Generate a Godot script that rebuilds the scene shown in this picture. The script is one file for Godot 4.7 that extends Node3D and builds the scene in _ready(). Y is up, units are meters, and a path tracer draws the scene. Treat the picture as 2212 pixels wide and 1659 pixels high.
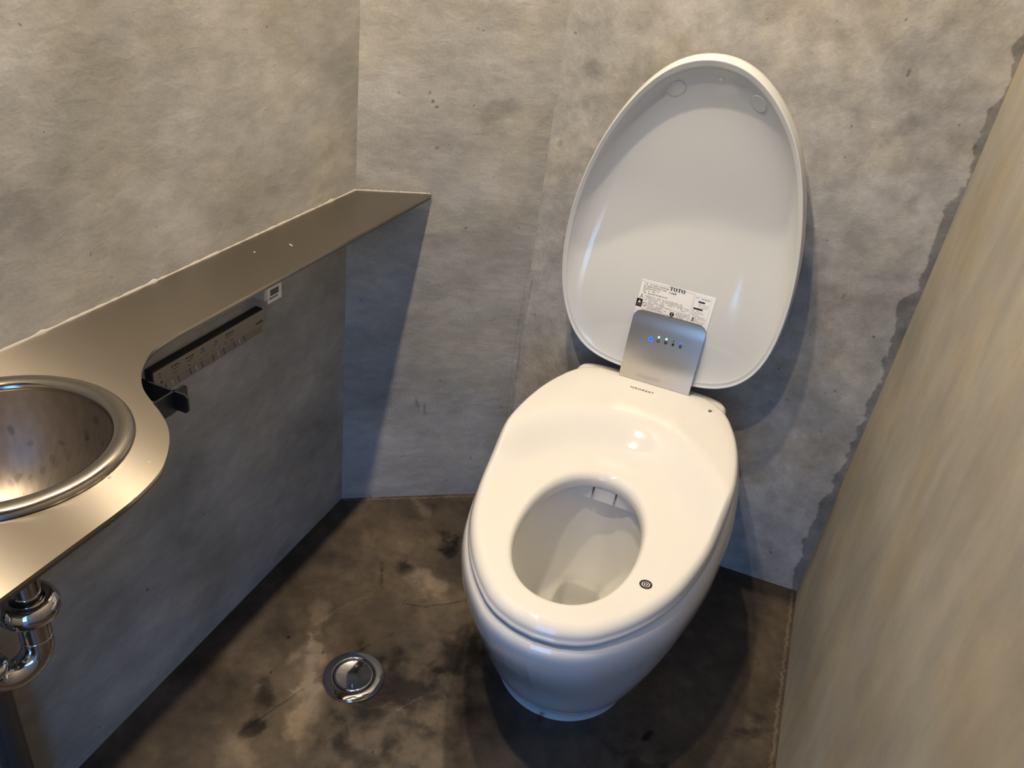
extends Node3D
# A small toilet room with trowelled mortar walls. x runs right across the room, y is up,
# and "d" is the depth from the doorway towards the back wall (z = -d).

var M := {}
var names := {}
const X0 := -0.167          # centre line of the toilet
const LIDX := -0.178        # centre line of the open lid
const LIDD := 1.482         # depth of the lid's front rim
const LIDC := 0.775         # height of the lid's middle
const COUNTER_Y := 0.779
const CEILING_Y := 2.22

func _ready() -> void:
	# ---- camera
	var cam := Camera3D.new()
	cam.name = "camera"
	cam.keep_aspect = Camera3D.KEEP_HEIGHT
	cam.fov = rad_to_deg(2.0 * atan(829.5 / 1740.0))
	cam.near = 0.02
	var bz := Vector3(0.259411, 0.5098, 0.82025).normalized()
	var bx := Vector3(0.921612, 0.123202, -0.36804).normalized()
	var by := bz.cross(bx).normalized()
	cam.transform = Transform3D(Basis(bx, by, bz), Vector3(0, 1.30, 0))
	add_child(cam)
	cam.current = true
	# ---- sky and exposure
	var we := WorldEnvironment.new()
	we.name = "world_environment"
	var env := Environment.new()
	env.background_mode = Environment.BG_SKY
	var sm := ProceduralSkyMaterial.new()
	sm.sky_top_color = Color(0.29, 0.545, 0.88)
	sm.sky_horizon_color = Color(0.49, 0.735, 0.96)
	sm.ground_horizon_color = Color(0.56, 0.62, 0.70)
	sm.ground_bottom_color = Color(0.35, 0.36, 0.38)
	sm.sky_energy_multiplier = 1.0
	var sky := Sky.new()
	sky.sky_material = sm
	env.sky = sky
	env.background_energy_multiplier = 8.4
	env.tonemap_mode = Environment.TONE_MAPPER_LINEAR
	env.tonemap_exposure = 1.0
	env.sdfgi_enabled = true
	env.ssao_enabled = true
	env.ssil_enabled = true
	we.environment = env
	add_child(we)
	# ---- everything else
	make_materials()
	build_room()
	build_lamps()
	build_counter()
	build_basin()
	build_trap()
	build_toilet()
	build_floor_drain()
	build_remote()
	build_card_box()
	build_bracket()

# ------------------------------------------------------------------ helpers
func W(x: float, y: float, d: float) -> Vector3:
	return Vector3(x, y, -d)

func thing(called: String, label: String, category: String, at: Vector3) -> Node3D:
	var o := Node3D.new()
	o.name = called
	add_child(o, true)
	o.position = at
	o.set_meta("label", label)
	o.set_meta("category", category)
	return o

func put(mesh: Mesh, called: String, mat: Material, parent: Node) -> MeshInstance3D:
	var o := MeshInstance3D.new()
	o.name = called
	o.mesh = mesh
	o.material_override = mat
	o.cast_shadow = GeometryInstance3D.SHADOW_CASTING_SETTING_ON
	parent.add_child(o, true)
	if parent is Node3D and parent != self:
		var p: Node3D = parent
		o.transform = p.global_transform.affine_inverse()
	return o

func struct(mesh: Mesh, called: String, mat: Material, label: String) -> MeshInstance3D:
	var o := put(mesh, called, mat, self)
	o.set_meta("kind", "structure")
	o.set_meta("label", label)
	o.set_meta("category", called.split("_")[0])
	return o

func stool(smooth := true) -> SurfaceTool:
	var st := SurfaceTool.new()
	st.begin(Mesh.PRIMITIVE_TRIANGLES)
	st.set_smooth_group(0 if smooth else -1)
	return st

func done(st: SurfaceTool, tangents := false) -> ArrayMesh:
	st.index()
	st.generate_normals()
	if tangents:
		st.generate_tangents()
	return st.commit()

# rows of points joined into a skin; every row has the same number of points
func skin(st: SurfaceTool, rows: Array, closed: bool, flip := false) -> void:
	var nr := rows.size()
	for i in nr - 1:
		var a: PackedVector3Array = rows[i]
		var b: PackedVector3Array = rows[i + 1]
		var n := a.size()
		var m := n if closed else n - 1
		for j in m:
			var k := (j + 1) % n
			var ua := Vector2(float(j) / n, float(i) / nr)
			var ub := Vector2(float(j + 1) / n, float(i) / nr)
			var uc := Vector2(float(j + 1) / n, float(i + 1) / nr)
			var ud := Vector2(float(j) / n, float(i + 1) / nr)
			if flip:
				tri(st, a[j], b[k], a[k], ua, uc, ub)
				tri(st, a[j], b[j], b[k], ua, ud, uc)
			else:
				tri(st, a[j], a[k], b[k], ua, ub, uc)
				tri(st, a[j], b[k], b[j], ua, uc, ud)

func tri(st: SurfaceTool, a: Vector3, b: Vector3, c: Vector3, ua := Vector2.ZERO, ub := Vector2.ZERO, uc := Vector2.ZERO) -> void:
	if (b - a).cross(c - a).length_squared() < 1e-18:
		return
	st.set_uv(ua); st.add_vertex(a)
	st.set_uv(ub); st.add_vertex(b)
	st.set_uv(uc); st.add_vertex(c)

func quad(st: SurfaceTool, a: Vector3, b: Vector3, c: Vector3, d: Vector3, ua := Vector2.ZERO, ub := Vector2(1, 0), uc := Vector2(1, 1), ud := Vector2(0, 1)) -> void:
	tri(st, a, b, c, ua, ub, uc)
	tri(st, a, c, d, ua, uc, ud)

# box between two corners, with a small chamfer
func box(st: SurfaceTool, lo: Vector3, hi: Vector3, c := 0.0) -> void:
	obox(st, Transform3D(Basis(), (lo + hi) * 0.5), (hi - lo).abs(), c)

func obox(st: SurfaceTool, tf: Transform3D, size: Vector3, c := 0.0) -> void:
	var h := size * 0.5
	c = minf(c, minf(h.x, minf(h.y, h.z)) * 0.9)
	var axes := [[0, 1, 2], [1, 2, 0], [2, 0, 1]]
	var P := func(v: Vector3) -> Vector3: return tf * v
	for ax in axes:
		var i: int = ax[0]
		var j: int = ax[1]
		var k: int = ax[2]
		for s in [-1.0, 1.0]:
			var q := []
			for e in [[-1, -1], [1, -1], [1, 1], [-1, 1]]:
				var v := Vector3.ZERO
				v[i] = s * h[i]
				v[j] = e[0] * (h[j] - c)
				v[k] = e[1] * (h[k] - c)
				q.append(P.call(v))
			if s < 0:
				quad(st, q[0], q[1], q[2], q[3])
			else:
				quad(st, q[3], q[2], q[1], q[0])
		if c > 0.0:
			for si in [-1.0, 1.0]:
				for sj in [-1.0, 1.0]:
					var q := []
					for e in [[0, -1], [1, -1], [1, 1], [0, 1]]:
						var v := Vector3.ZERO
						v[i] = si * (h[i] if e[0] == 0 else h[i] - c)
						v[j] = sj * (h[j] - c if e[0] == 0 else h[j])
						v[k] = e[1] * (h[k] - c)
						q.append(P.call(v))
					if si * sj < 0:
						quad(st, q[3], q[2], q[1], q[0])
					else:
						quad(st, q[0], q[1], q[2], q[3])
	if c > 0.0:
		for sx in [-1.0, 1.0]:
			for sy in [-1.0, 1.0]:
				for sz in [-1.0, 1.0]:
					var a: Vector3 = P.call(Vector3(sx * h.x, sy * (h.y - c), sz * (h.z - c)))
					var b: Vector3 = P.call(Vector3(sx * (h.x - c), sy * h.y, sz * (h.z - c)))
					var d: Vector3 = P.call(Vector3(sx * (h.x - c), sy * (h.y - c), sz * h.z))
					if sx * sy * sz > 0:
						tri(st, a, d, b)
					else:
						tri(st, a, b, d)

# solid of revolution about an axis: profile of (radius, distance along the axis)
func lathe(st: SurfaceTool, base: Vector3, axis: Vector3, prof: Array, n := 48) -> void:
	var z := axis.normalized()
	var x := z.cross(Vector3(0.31, 0.17, 0.93)).normalized()
	var y := z.cross(x)
	var rows := []
	for p in prof:
		var row := PackedVector3Array()
		for i in n:
			var a := TAU * i / n
			row.append(base + z * p[1] + (x * cos(a) + y * sin(a)) * p[0])
		rows.append(row)
	skin(st, rows, true)

# round tube along a path
func tube(st: SurfaceTool, path: PackedVector3Array, r: float, n := 24) -> void:
	var rows := []
	var s := Vector3(1, 0, 0)
	for i in path.size():
		var t := (path[mini(i + 1, path.size() - 1)] - path[maxi(i - 1, 0)]).normalized()
		s = (s - t * s.dot(t)).normalized()
		var u := s.cross(t)
		var row := PackedVector3Array()
		for j in n:
			var a := TAU * j / n
			row.append(path[i] + (s * cos(a) + u * sin(a)) * r)
		rows.append(row)
	skin(st, rows, true)

func ring(c: Vector3, right: Vector3, up: Vector3, r0: float, r1: float, a0 := 0.0, a1 := TAU, n := 32) -> ArrayMesh:
	var st := stool(false)
	for i in n:
		var p := lerpf(a0, a1, float(i) / n)
		var q := lerpf(a0, a1, float(i + 1) / n)
		var d0 := right * cos(p) + up * sin(p)
		var d1 := right * cos(q) + up * sin(q)
		quad(st, c + d0 * r1, c + d0 * r0, c + d1 * r0, c + d1 * r1)
	return done(st)

func lerp_table(t: Array, x: float) -> float:
	if x <= t[0][0]:
		return t[0][1]
	for i in t.size() - 1:
		if x <= t[i + 1][0]:
			var f: float = (x - t[i][0]) / maxf(1e-9, t[i + 1][0] - t[i][0])
			var p0: float = t[maxi(i - 1, 0)][1]
			var p3: float = t[mini(i + 2, t.size() - 1)][1]
			var x0: float = t[maxi(i - 1, 0)][0]
			var x1: float = t[i][0]
			var x2: float = t[i + 1][0]
			var x3: float = t[mini(i + 2, t.size() - 1)][0]
			return cubic_interpolate_in_time(t[i][1], t[i + 1][1], p0, p3, f, x2 - x1, x0 - x1, x3 - x1)
	return t[t.size() - 1][1]

func text(parent: Node3D, called: String, words: String, at: Vector3, right: Vector3, up: Vector3, height: float, mat: Material, font_name := "Droid Sans", bold := false, wide := 1.0) -> void:
	var tm := TextMesh.new()
	var f := SystemFont.new()
	f.font_names = PackedStringArray([font_name])
	if bold:
		f.font_weight = 700
	tm.font = f
	tm.font_size = 64
	tm.text = words
	tm.pixel_size = height / 46.0
	tm.depth = 0.0002
	tm.curve_step = 2.0
	var o := MeshInstance3D.new()
	o.name = called
	o.mesh = tm
	o.material_override = mat
	parent.add_child(o, true)
	var n := right.cross(up).normalized()
	var g := Transform3D(Basis(right.normalized() * wide, up.normalized(), n), at)
	o.transform = parent.global_transform.affine_inverse() * g

# ------------------------------------------------------------------ textures
func noise_bytes(sd: int, w: int, h: int, freq: float, oct := 4, sx := 1, sy := 1, warp := 0.0) -> PackedByteArray:
	var f := FastNoiseLite.new()
	f.seed = sd
	f.noise_type = FastNoiseLite.TYPE_SIMPLEX_SMOOTH
	f.frequency = freq
	f.fractal_type = FastNoiseLite.FRACTAL_FBM
	f.fractal_octaves = oct
	if warp > 0.0:
		f.domain_warp_enabled = true
		f.domain_warp_amplitude = warp
		f.domain_warp_frequency = freq * 0.8
	var img := f.get_image(w / sx, h / sy)
	if sx > 1 or sy > 1:
		img.resize(w, h, Image.INTERPOLATE_CUBIC)
	img.convert(Image.FORMAT_L8)
	return img.get_data()

func tex_from(rgb: PackedByteArray, w: int, h: int) -> ImageTexture:
	var img := Image.create_from_data(w, h, false, Image.FORMAT_RGB8, rgb)
	img.generate_mipmaps()
	return ImageTexture.create_from_image(img)

func normal_from(height: PackedByteArray, w: int, h: int, k: float) -> ImageTexture:
	var img := Image.create_from_data(w, h, false, Image.FORMAT_L8, height)
	img.convert(Image.FORMAT_RGBA8)
	img.bump_map_to_normal_map(k)
	return ImageTexture.create_from_image(img)

# a wandering soft-edged patch added to a field of values
func blot(v: PackedFloat32Array, w: int, h: int, g: PackedByteArray, cx: float, cy: float, rx: float, ry: float, turn: float, k: float, rough := 0.9, sharp := 2.2) -> PackedFloat32Array:
	var R := maxf(rx, ry) * 1.6
	var ca := cos(turn)
	var sa := sin(turn)
	for py in range(maxi(0, int(cy - R)), mini(h, int(cy + R) + 1)):
		for px in range(maxi(0, int(cx - R)), mini(w, int(cx + R) + 1)):
			var dx := px - cx
			var dy := py - cy
			var a := (dx * ca + dy * sa) / rx
			var b := (-dx * sa + dy * ca) / ry
			var q := sqrt(a * a + b * b) + (g[py * w + px] / 255.0 - 0.5) * rough * 2.0
			if q < 1.0:
				var t := clampf((1.0 - q) * sharp, 0.0, 1.0)
				v[py * w + px] += k * t * t * (3.0 - 2.0 * t)
	return v

# a thin jagged line through points
func scratch(v: PackedFloat32Array, w: int, h: int, g: PackedByteArray, pts: Array, width: float, k: float, wander := 6.0) -> PackedFloat32Array:
	for i in pts.size() - 1:
		var a: Vector2 = pts[i]
		var b: Vector2 = pts[i + 1]
		var n := int(a.distance_to(b) * 1.5) + 1
		var nrm := (b - a).orthogonal().normalized()
		for j in n:
			var p := a.lerp(b, float(j) / n)
			var gi := (clampi(int(p.y), 0, h - 1)) * w + clampi(int(p.x), 0, w - 1)
			p += nrm * (g[gi] / 255.0 - 0.5) * wander
			var ww := width * (0.5 + g[(gi * 7) % g.size()] / 255.0)
			var r := int(ceil(ww + 1.0))
			for yy in range(-r, r + 1):
				for xx in range(-r, r + 1):
					var X := int(p.x) + xx
					var Y := int(p.y) + yy
					if X < 0 or Y < 0 or X >= w or Y >= h:
						continue
					var dd := Vector2(X, Y).distance_to(p)
					if dd < ww:
						var t := 1.0 - dd / ww
						var q := v[Y * w + X]
						v[Y * w + X] = q + (k - q * 0.0) * t * 0.35
	return v

func wall_texture(sd: int, w: int, h: int, ppm: float, o: Dictionary) -> Dictionary:
	# ppm = pixels per metre; values run 0 (dark) to 1 (light)
	var big := noise_bytes(sd, w, h, 3.2 / ppm, 4, 1, 1, 60.0)
	var mid := noise_bytes(sd + 1, w, h, 14.0 / ppm, 4, o.get("sx", 1), o.get("sy", 1), 20.0)
	var fine := noise_bytes(sd + 2, w, h, 120.0 / ppm, 3)
	var hue := noise_bytes(sd + 3, w, h, 4.0 / ppm, 3)
	var trowel := noise_bytes(sd + 4, w, h, 42.0 / ppm, 4, o.get("sx", 1), mini(2, o.get("sy", 1)), 26.0)
	var kt: float = o.get("trowel", 0.22)
	var n := w * h
	var v := PackedFloat32Array()
	v.resize(n)
	var kb: float = o.get("big", 0.5)
	var km: float = o.get("mid", 0.35)
	var kf: float = o.get("fine", 0.10)
	for i in n:
		v[i] = 0.5 + kb * (big[i] / 255.0 - 0.5) + km * (mid[i] / 255.0 - 0.5) + kf * (fine[i] / 255.0 - 0.5) + kt * (trowel[i] / 255.0 - 0.5)
	for b in o.get("blots", []):
		var soft: float = o.get("soft", 0.5) if maxf(b[2], b[3]) > 0.008 else 1.0
		v = blot(v, w, h, mid, b[0] * ppm, h - b[1] * ppm, b[2] * ppm, b[3] * ppm, b[4], b[5] * soft, b[6] if b.size() > 6 else 0.75, 1.1 if maxf(b[2], b[3]) > 0.012 else 2.2)
	# scattered pits and specks in the mortar
	var rng := RandomNumberGenerator.new()
	rng.seed = sd * 7 + 1
	for k in int(o.get("pits", 70)):
		var r := ppm * rng.randf_range(0.0009, 0.0022) * (1.0 if rng.randf() < 0.85 else 1.8)
		v = blot(v, w, h, fine, rng.randf_range(0, w), rng.randf_range(0, h), r * rng.randf_range(1.0, 2.4), r, rng.randf_range(0, PI), rng.randf_range(-0.75, -0.2), 0.4)
	for s in o.get("lines", []):
		var pts := []
		for q in s[0]:
			pts.append(Vector2(q.x * ppm, h - q.y * ppm))
		v = scratch(v, w, h, fine, pts, s[1] * ppm, s[2], s[3] * ppm)
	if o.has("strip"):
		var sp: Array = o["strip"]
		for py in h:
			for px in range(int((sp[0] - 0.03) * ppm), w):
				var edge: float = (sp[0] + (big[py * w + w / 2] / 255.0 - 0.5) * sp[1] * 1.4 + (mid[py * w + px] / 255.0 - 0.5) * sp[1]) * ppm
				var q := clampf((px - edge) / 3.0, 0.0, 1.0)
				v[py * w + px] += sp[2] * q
	var dark: Color = o["dark"]
	var light: Color = o["light"]
	var warm: Color = o.get("warm", Color(1.01, 1.0, 0.965))
	var rgb := PackedByteArray()
	rgb.resize(n * 3)
	var hgt := PackedByteArray()
	hgt.resize(n)
	for i in n:
		var t := clampf(v[i], -0.45, 1.3)
		var c := dark.lerp(light, t)
		var q := clampf((hue[i] / 255.0 - 0.45) * 2.2, 0.0, 1.0)
		rgb[i * 3] = clampi(int(255.0 * c.r * lerpf(1.0, warm.r, q)), 6, 255)
		rgb[i * 3 + 1] = clampi(int(255.0 * c.g * lerpf(1.0, warm.g, q)), 6, 255)
		rgb[i * 3 + 2] = clampi(int(255.0 * c.b * lerpf(1.0, warm.b, q)), 6, 255)
		hgt[i] = clampi(int(127.0 + 80.0 * (mid[i] / 255.0 - 0.5) + 60.0 * (trowel[i] / 255.0 - 0.5) + 26.0 * (fine[i] / 255.0 - 0.5) + 60.0 * (big[i] / 255.0 - 0.5) + 40.0 * minf(0.0, v[i] - 0.1)), 0, 255)
	return {"albedo": tex_from(rgb, w, h), "normal": normal_from(hgt, w, h, o.get("bump", 2.0))}

func wall_material(t: Dictionary, rough: float) -> StandardMaterial3D:
	var m := StandardMaterial3D.new()
	m.albedo_texture = t["albedo"]
	m.normal_enabled = true
	m.normal_texture = t["normal"]
	m.normal_scale = 0.9
	m.roughness = rough
	m.metallic_specular = 0.35
	m.texture_repeat = true
	return m

func plain(c: Color, rough: float, metal := 0.0, spec := 0.5) -> StandardMaterial3D:
	var m := StandardMaterial3D.new()
	m.albedo_color = c
	m.roughness = rough
	m.metallic = metal
	m.metallic_specular = spec
	return m

func glow(c: Color, e: float) -> StandardMaterial3D:
	var m := plain(c, 0.4)
	m.emission_enabled = true
	m.emission = c
	m.emission_energy_multiplier = e
	return m

func make_materials() -> void:
	var dk := Color(0.47, 0.465, 0.45)
	var lt := Color(0.715, 0.705, 0.685)
	# left wall: u = depth (0..1.4), v = height (0..1.3)
	M.wall_left = wall_material(wall_texture(11, 1400, 1300, 1000.0, {"dark": dk, "light": lt, "big": 0.6, "mid": 0.3, "fine": 0.10, "sx": 2, "bump": 1.6,
		"blots": [[0.63, 0.93, 0.06, 0.035, 0.3, -0.25], [1.27, 0.84, 0.06, 0.05, 0.5, -0.3], [0.83, 0.54, 0.004, 0.004, 0.0, -0.8, 0.3], [1.0, 0.6, 0.08, 0.03, 0.5, 0.15], [0.95, 0.3, 0.1, 0.05, 0.5, 0.12], [0.8, 0.15, 0.1, 0.03, 0.5, -0.2]]}), 0.82)
	# slanting wall: u = along (0..0.4), v = height
	M.wall_slant = wall_material(wall_texture(23, 440, 1350, 1000.0, {"dark": dk, "light": lt, "big": 0.5, "mid": 0.32, "fine": 0.16, "sx": 2, "pits": 60, "bump": 2.2,
		"blots": [[0.28, 0.95, 0.05, 0.05, 0.2, -0.6], [0.25, 1.15, 0.05, 0.03, 0.6, -0.15], [0.155, 0.96, 0.004, 0.004, 0.0, -0.8, 0.3], [0.163, 0.95, 0.005, 0.003, 0.0, -0.8, 0.3], [0.148, 0.975, 0.003, 0.004, 0.0, -0.6, 0.3],
			[0.165, 0.285, 0.007, 0.03, -0.35, -1.1, 0.7], [0.186, 0.265, 0.006, 0.02, -0.1, -1.0, 0.7], [0.143, 0.125, 0.018, 0.004, -0.3, -1.4, 0.8], [0.3, 0.25, 0.06, 0.1, 0.0, -0.15]],
		"lines": [[[Vector2(0.388, 0.2), Vector2(0.382, 0.42), Vector2(0.388, 0.62)], 0.0016, -0.3, 0.003]]}), 0.82)
	# back wall: u = along (0..0.76), v = height
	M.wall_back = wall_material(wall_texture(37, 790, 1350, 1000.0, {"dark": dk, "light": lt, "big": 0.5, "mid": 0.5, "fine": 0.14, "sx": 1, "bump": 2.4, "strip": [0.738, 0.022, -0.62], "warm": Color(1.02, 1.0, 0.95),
		"blots": [[0.62, 1.06, 0.035, 0.025, 0.4, -0.3], [0.64, 1.19, 0.03, 0.03, 0.4, -0.2], [0.66, 1.03, 0.06, 0.02, -0.3, -0.18], [0.70, 0.91, 0.05, 0.012, 0.9, -0.25], [0.60, 0.93, 0.05, 0.02, 0.4, 0.2], [0.64, 0.80, 0.05, 0.012, 0.3, 0.25], [0.66, 0.66, 0.03, 0.02, 0.2, 0.3],
			[0.69, 0.50, 0.02, 0.02, 0.3, -0.35], [0.68, 0.43, 0.012, 0.007, 0.2, -0.6], [0.66, 0.35, 0.03, 0.012, 0.2, -0.35], [0.695, 0.12, 0.02, 0.006, -0.6, -0.5], [0.08, 1.05, 0.04, 0.04, 0.3, -0.35], [0.05, 0.98, 0.02, 0.05, 0.1, -0.25], [0.02, 0.9, 0.008, 0.012, 0.2, -0.6, 0.5],
			[0.706, 0.665, 0.003, 0.003, 0, -0.9, 0.2], [0.676, 0.53, 0.003, 0.003, 0, -0.8, 0.2], [0.565, 0.83, 0.003, 0.003, 0, -0.6, 0.2]],
		"lines": [[[Vector2(0.004, 0.25), Vector2(0.0, 0.45), Vector2(0.006, 0.6)], 0.003, -0.2, 0.004]]}), 0.82)
	# right wall: u = depth (0..1.6), v = height; mortar tones darkened in place of weaker lamp light
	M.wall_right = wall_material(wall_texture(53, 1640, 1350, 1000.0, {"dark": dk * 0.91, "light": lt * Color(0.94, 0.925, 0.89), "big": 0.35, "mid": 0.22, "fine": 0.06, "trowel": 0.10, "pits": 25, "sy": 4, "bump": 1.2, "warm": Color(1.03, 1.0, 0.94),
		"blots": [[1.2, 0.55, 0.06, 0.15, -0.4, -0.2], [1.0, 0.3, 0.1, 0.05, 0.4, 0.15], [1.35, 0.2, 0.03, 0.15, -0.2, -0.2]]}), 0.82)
	M.plaster = plain(Color(0.60, 0.59, 0.57), 0.85)
	M.ceiling = plain(Color(0.50, 0.49, 0.47), 0.9)
	M.bead = plain(Color(0.60, 0.58, 0.55), 0.85)
	# floor: u = x + 0.9 (0..1.25), v = depth (0..1.65)
	M.floor = wall_material(wall_texture(71, 1250, 1660, 1000.0, {"dark": Color(0.14, 0.12, 0.10), "light": Color(0.40, 0.36, 0.31), "big": 0.6, "mid": 0.35, "fine": 0.06, "trowel": 0.18, "pits": 90, "bump": 0.8, "warm": Color(1.02, 1.0, 0.93),
		"soft": 1.5, "blots": floor_blots(),
		"lines": [[[Vector2(0.27, 0.72), Vector2(0.30, 0.80), Vector2(0.335, 0.90), Vector2(0.37, 0.99)], 0.0022, -0.4, 0.005], [[Vector2(0.375, 1.115), Vector2(0.42, 1.13), Vector2(0.47, 1.17), Vector2(0.52, 1.22)], 0.0022, -0.4, 0.006], [[Vector2(0.25, 0.98), Vector2(0.27, 1.05), Vector2(0.30, 1.1)], 0.0015, 0.6, 0.02], [[Vector2(0.40, 0.86), Vector2(0.44, 0.86), Vector2(0.47, 0.88)], 0.0015, 0.6, 0.006], [[Vector2(0.49, 0.88), Vector2(0.52, 0.93)], 0.0015, 0.7, 0.006], [[Vector2(0.0, 1.345), Vector2(0.09, 1.345), Vector2(0.38, 1.535)], 0.004, 0.25, 0.01], [[Vector2(1.158, 0.8), Vector2(1.158, 1.2), Vector2(1.158, 1.58)], 0.004, 0.25, 0.012]]}), 0.38)
	M.floor.metallic_specular = 0.4
	# glazed and plastic whites
	M.ceramic = plain(Color(0.83, 0.83, 0.815), 0.05)
	M.ceramic.clearcoat_enabled = true
	M.ceramic.clearcoat = 0.5
	M.ceramic.clearcoat_roughness = 0.03
	M.seat = plain(Color(0.81, 0.805, 0.785), 0.045)
	M.lid = plain(Color(0.765, 0.775, 0.77), 0.03)
	M.grey_plastic = plain(Color(0.82, 0.82, 0.81), 0.35)
	M.water = plain(Color(0.93, 0.96, 0.93, 0.12), 0.02)
	M.water.transparency = BaseMaterial3D.TRANSPARENCY_ALPHA
	M.print = plain(Color(0.07, 0.06, 0.06), 0.5)
	M.paper = plain(Color(0.88, 0.88, 0.87), 0.25)
	M.red = plain(Color(0.35, 0.05, 0.08), 0.5)
	# metals
	M.plate = plain(Color(0.80, 0.785, 0.76), 0.24, 1.0)
	M.brushed = plain(Color(0.64, 0.61, 0.565), 0.27, 1.0)
	M.brushed.anisotropy_enabled = true
	M.brushed.anisotropy = 1.0
	M.spun = plain(Color(0.58, 0.545, 0.50), 0.46, 1.0)
	M.spun.albedo_color = Color.WHITE
	M.spun.albedo_texture = spotted(Color(0.58, 0.545, 0.50))
	M.spun_rim = plain(Color(0.68, 0.655, 0.62), 0.16, 1.0)
	M.chrome = plain(Color(0.80, 0.80, 0.80), 0.06, 1.0)
	M.dull_pipe = plain(Color(0.42, 0.41, 0.40), 0.4, 0.8)
	M.dark_steel = plain(Color(0.10, 0.11, 0.14), 0.45, 0.3)
	M.black = plain(Color(0.025, 0.025, 0.028), 0.35)
	M.remote_plate = plain(Color(0.60, 0.575, 0.53), 0.38, 0.7)
	M.remote_key = plain(Color(0.46, 0.44, 0.41), 0.4, 0.7)
	M.tick = plain(Color(0.85, 0.85, 0.84), 0.4)
	M.ivory = plain(Color(0.78, 0.75, 0.68), 0.5)
	M.led_blue = glow(Color(0.12, 0.32, 1.0), 2.2)
	M.led_core = glow(Color(0.05, 0.15, 0.6), 0.6)
	M.led_green = glow(Color(0.62, 1.0, 0.86), 1.1)
	M.lamp = glow(Color(1.0, 0.84, 0.62), 12.0)
	M.white_paint = plain(Color(0.85, 0.84, 0.82), 0.5)
	M.pavement = plain(Color(0.30, 0.30, 0.30), 0.9)

# dried water spots on spun steel
func spotted(base: Color) -> ImageTexture:
	var w := 1024
	var h := 256
	var g := noise_bytes(301, w, h, 0.05, 3)
	var v := PackedFloat32Array()
	v.resize(w * h)
	for i in w * h:
		v[i] = 1.0 + (g[i] / 255.0 - 0.5) * 0.12
	var rng := RandomNumberGenerator.new()
	rng.seed = 44
	for k in 70:
		var r := rng.randf_range(2.5, 7.0)
		v = blot(v, w, h, g, rng.randf_range(8, w - 8), rng.randf_range(10, h * 0.45), r * 1.6, r * 0.7, rng.randf_range(-0.4, 0.4), rng.randf_range(-0.16, -0.04), 0.5)
	var rgb := PackedByteArray()
	rgb.resize(w * h * 3)
	for i in w * h:
		rgb[i * 3] = clampi(int(base.r * v[i] * 255.0), 0, 255)
		rgb[i * 3 + 1] = clampi(int(base.g * v[i] * 255.0), 0, 255)
		rgb[i * 3 + 2] = clampi(int(base.b * v[i] * 255.0), 0, 255)
	return tex_from(rgb, w, h)

func floor_blots() -> Array:
	var f := func(x: float, d: float) -> Vector2: return Vector2(x + 0.9, d)
	var out := []
	for b in [[-0.52, 1.33, 0.05, 0.03, 0.6, -0.5], [-0.45, 1.31, 0.03, 0.02, 0.6, -0.55], [-0.405, 1.25, 0.03, 0.012, 0.0, -0.6], [-0.575, 1.22, 0.025, 0.035, -0.6, -0.45], [-0.60, 1.16, 0.012, 0.05, -0.5, -0.4],
			[-0.62, 0.74, 0.03, 0.035, 0.0, -0.55], [-0.64, 0.80, 0.05, 0.02, 0.8, -0.3], [-0.61, 0.90, 0.05, 0.09, -0.3, 0.45], [-0.56, 0.80, 0.05, 0.1, -0.3, 0.5], [-0.62, 0.68, 0.06, 0.06, -0.3, 0.35], [-0.66, 1.0, 0.03, 0.07, -0.3, 0.3], [-0.50, 1.19, 0.07, 0.05, 0.3, 0.45], [-0.62, 1.28, 0.06, 0.04, 0.3, 0.2],
			[-0.44, 0.90, 0.12, 0.14, 0.4, -0.35], [-0.36, 1.06, 0.08, 0.08, 0.4, -0.4], [-0.40, 0.76, 0.12, 0.07, 0.4, -0.3], [-0.30, 0.90, 0.06, 0.1, 0.0, -0.15], [0.05, 0.95, 0.08, 0.08, 0.0, -0.35], [0.08, 1.1, 0.06, 0.06, 0.0, 0.2], [0.03, 1.04, 0.008, 0.018, 0.4, -0.7, 0.5], [0.21, 1.35, 0.04, 0.09, 0.0, 0.15], [0.22, 1.15, 0.035, 0.05, 0.0, -0.25], [0.22, 0.93, 0.04, 0.05, 0.0, 0.3], [0.19, 1.03, 0.03, 0.03, 0.0, -0.35], [-0.68, 0.93, 0.004, 0.004, 0, -0.6, 0.3], [-0.60, 0.93, 0.004, 0.005, 0, -0.5, 0.3], [-0.64, 1.42, 0.1, 0.02, 0.6, 0.3]]:
		var p: Vector2 = f.call(b[0], b[1])
		var r := [p.x, p.y, b[2], b[3], b[4], b[5]]
		if b.size() > 6:
			r.append(b[6])
		out.append(r)
	return out

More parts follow.
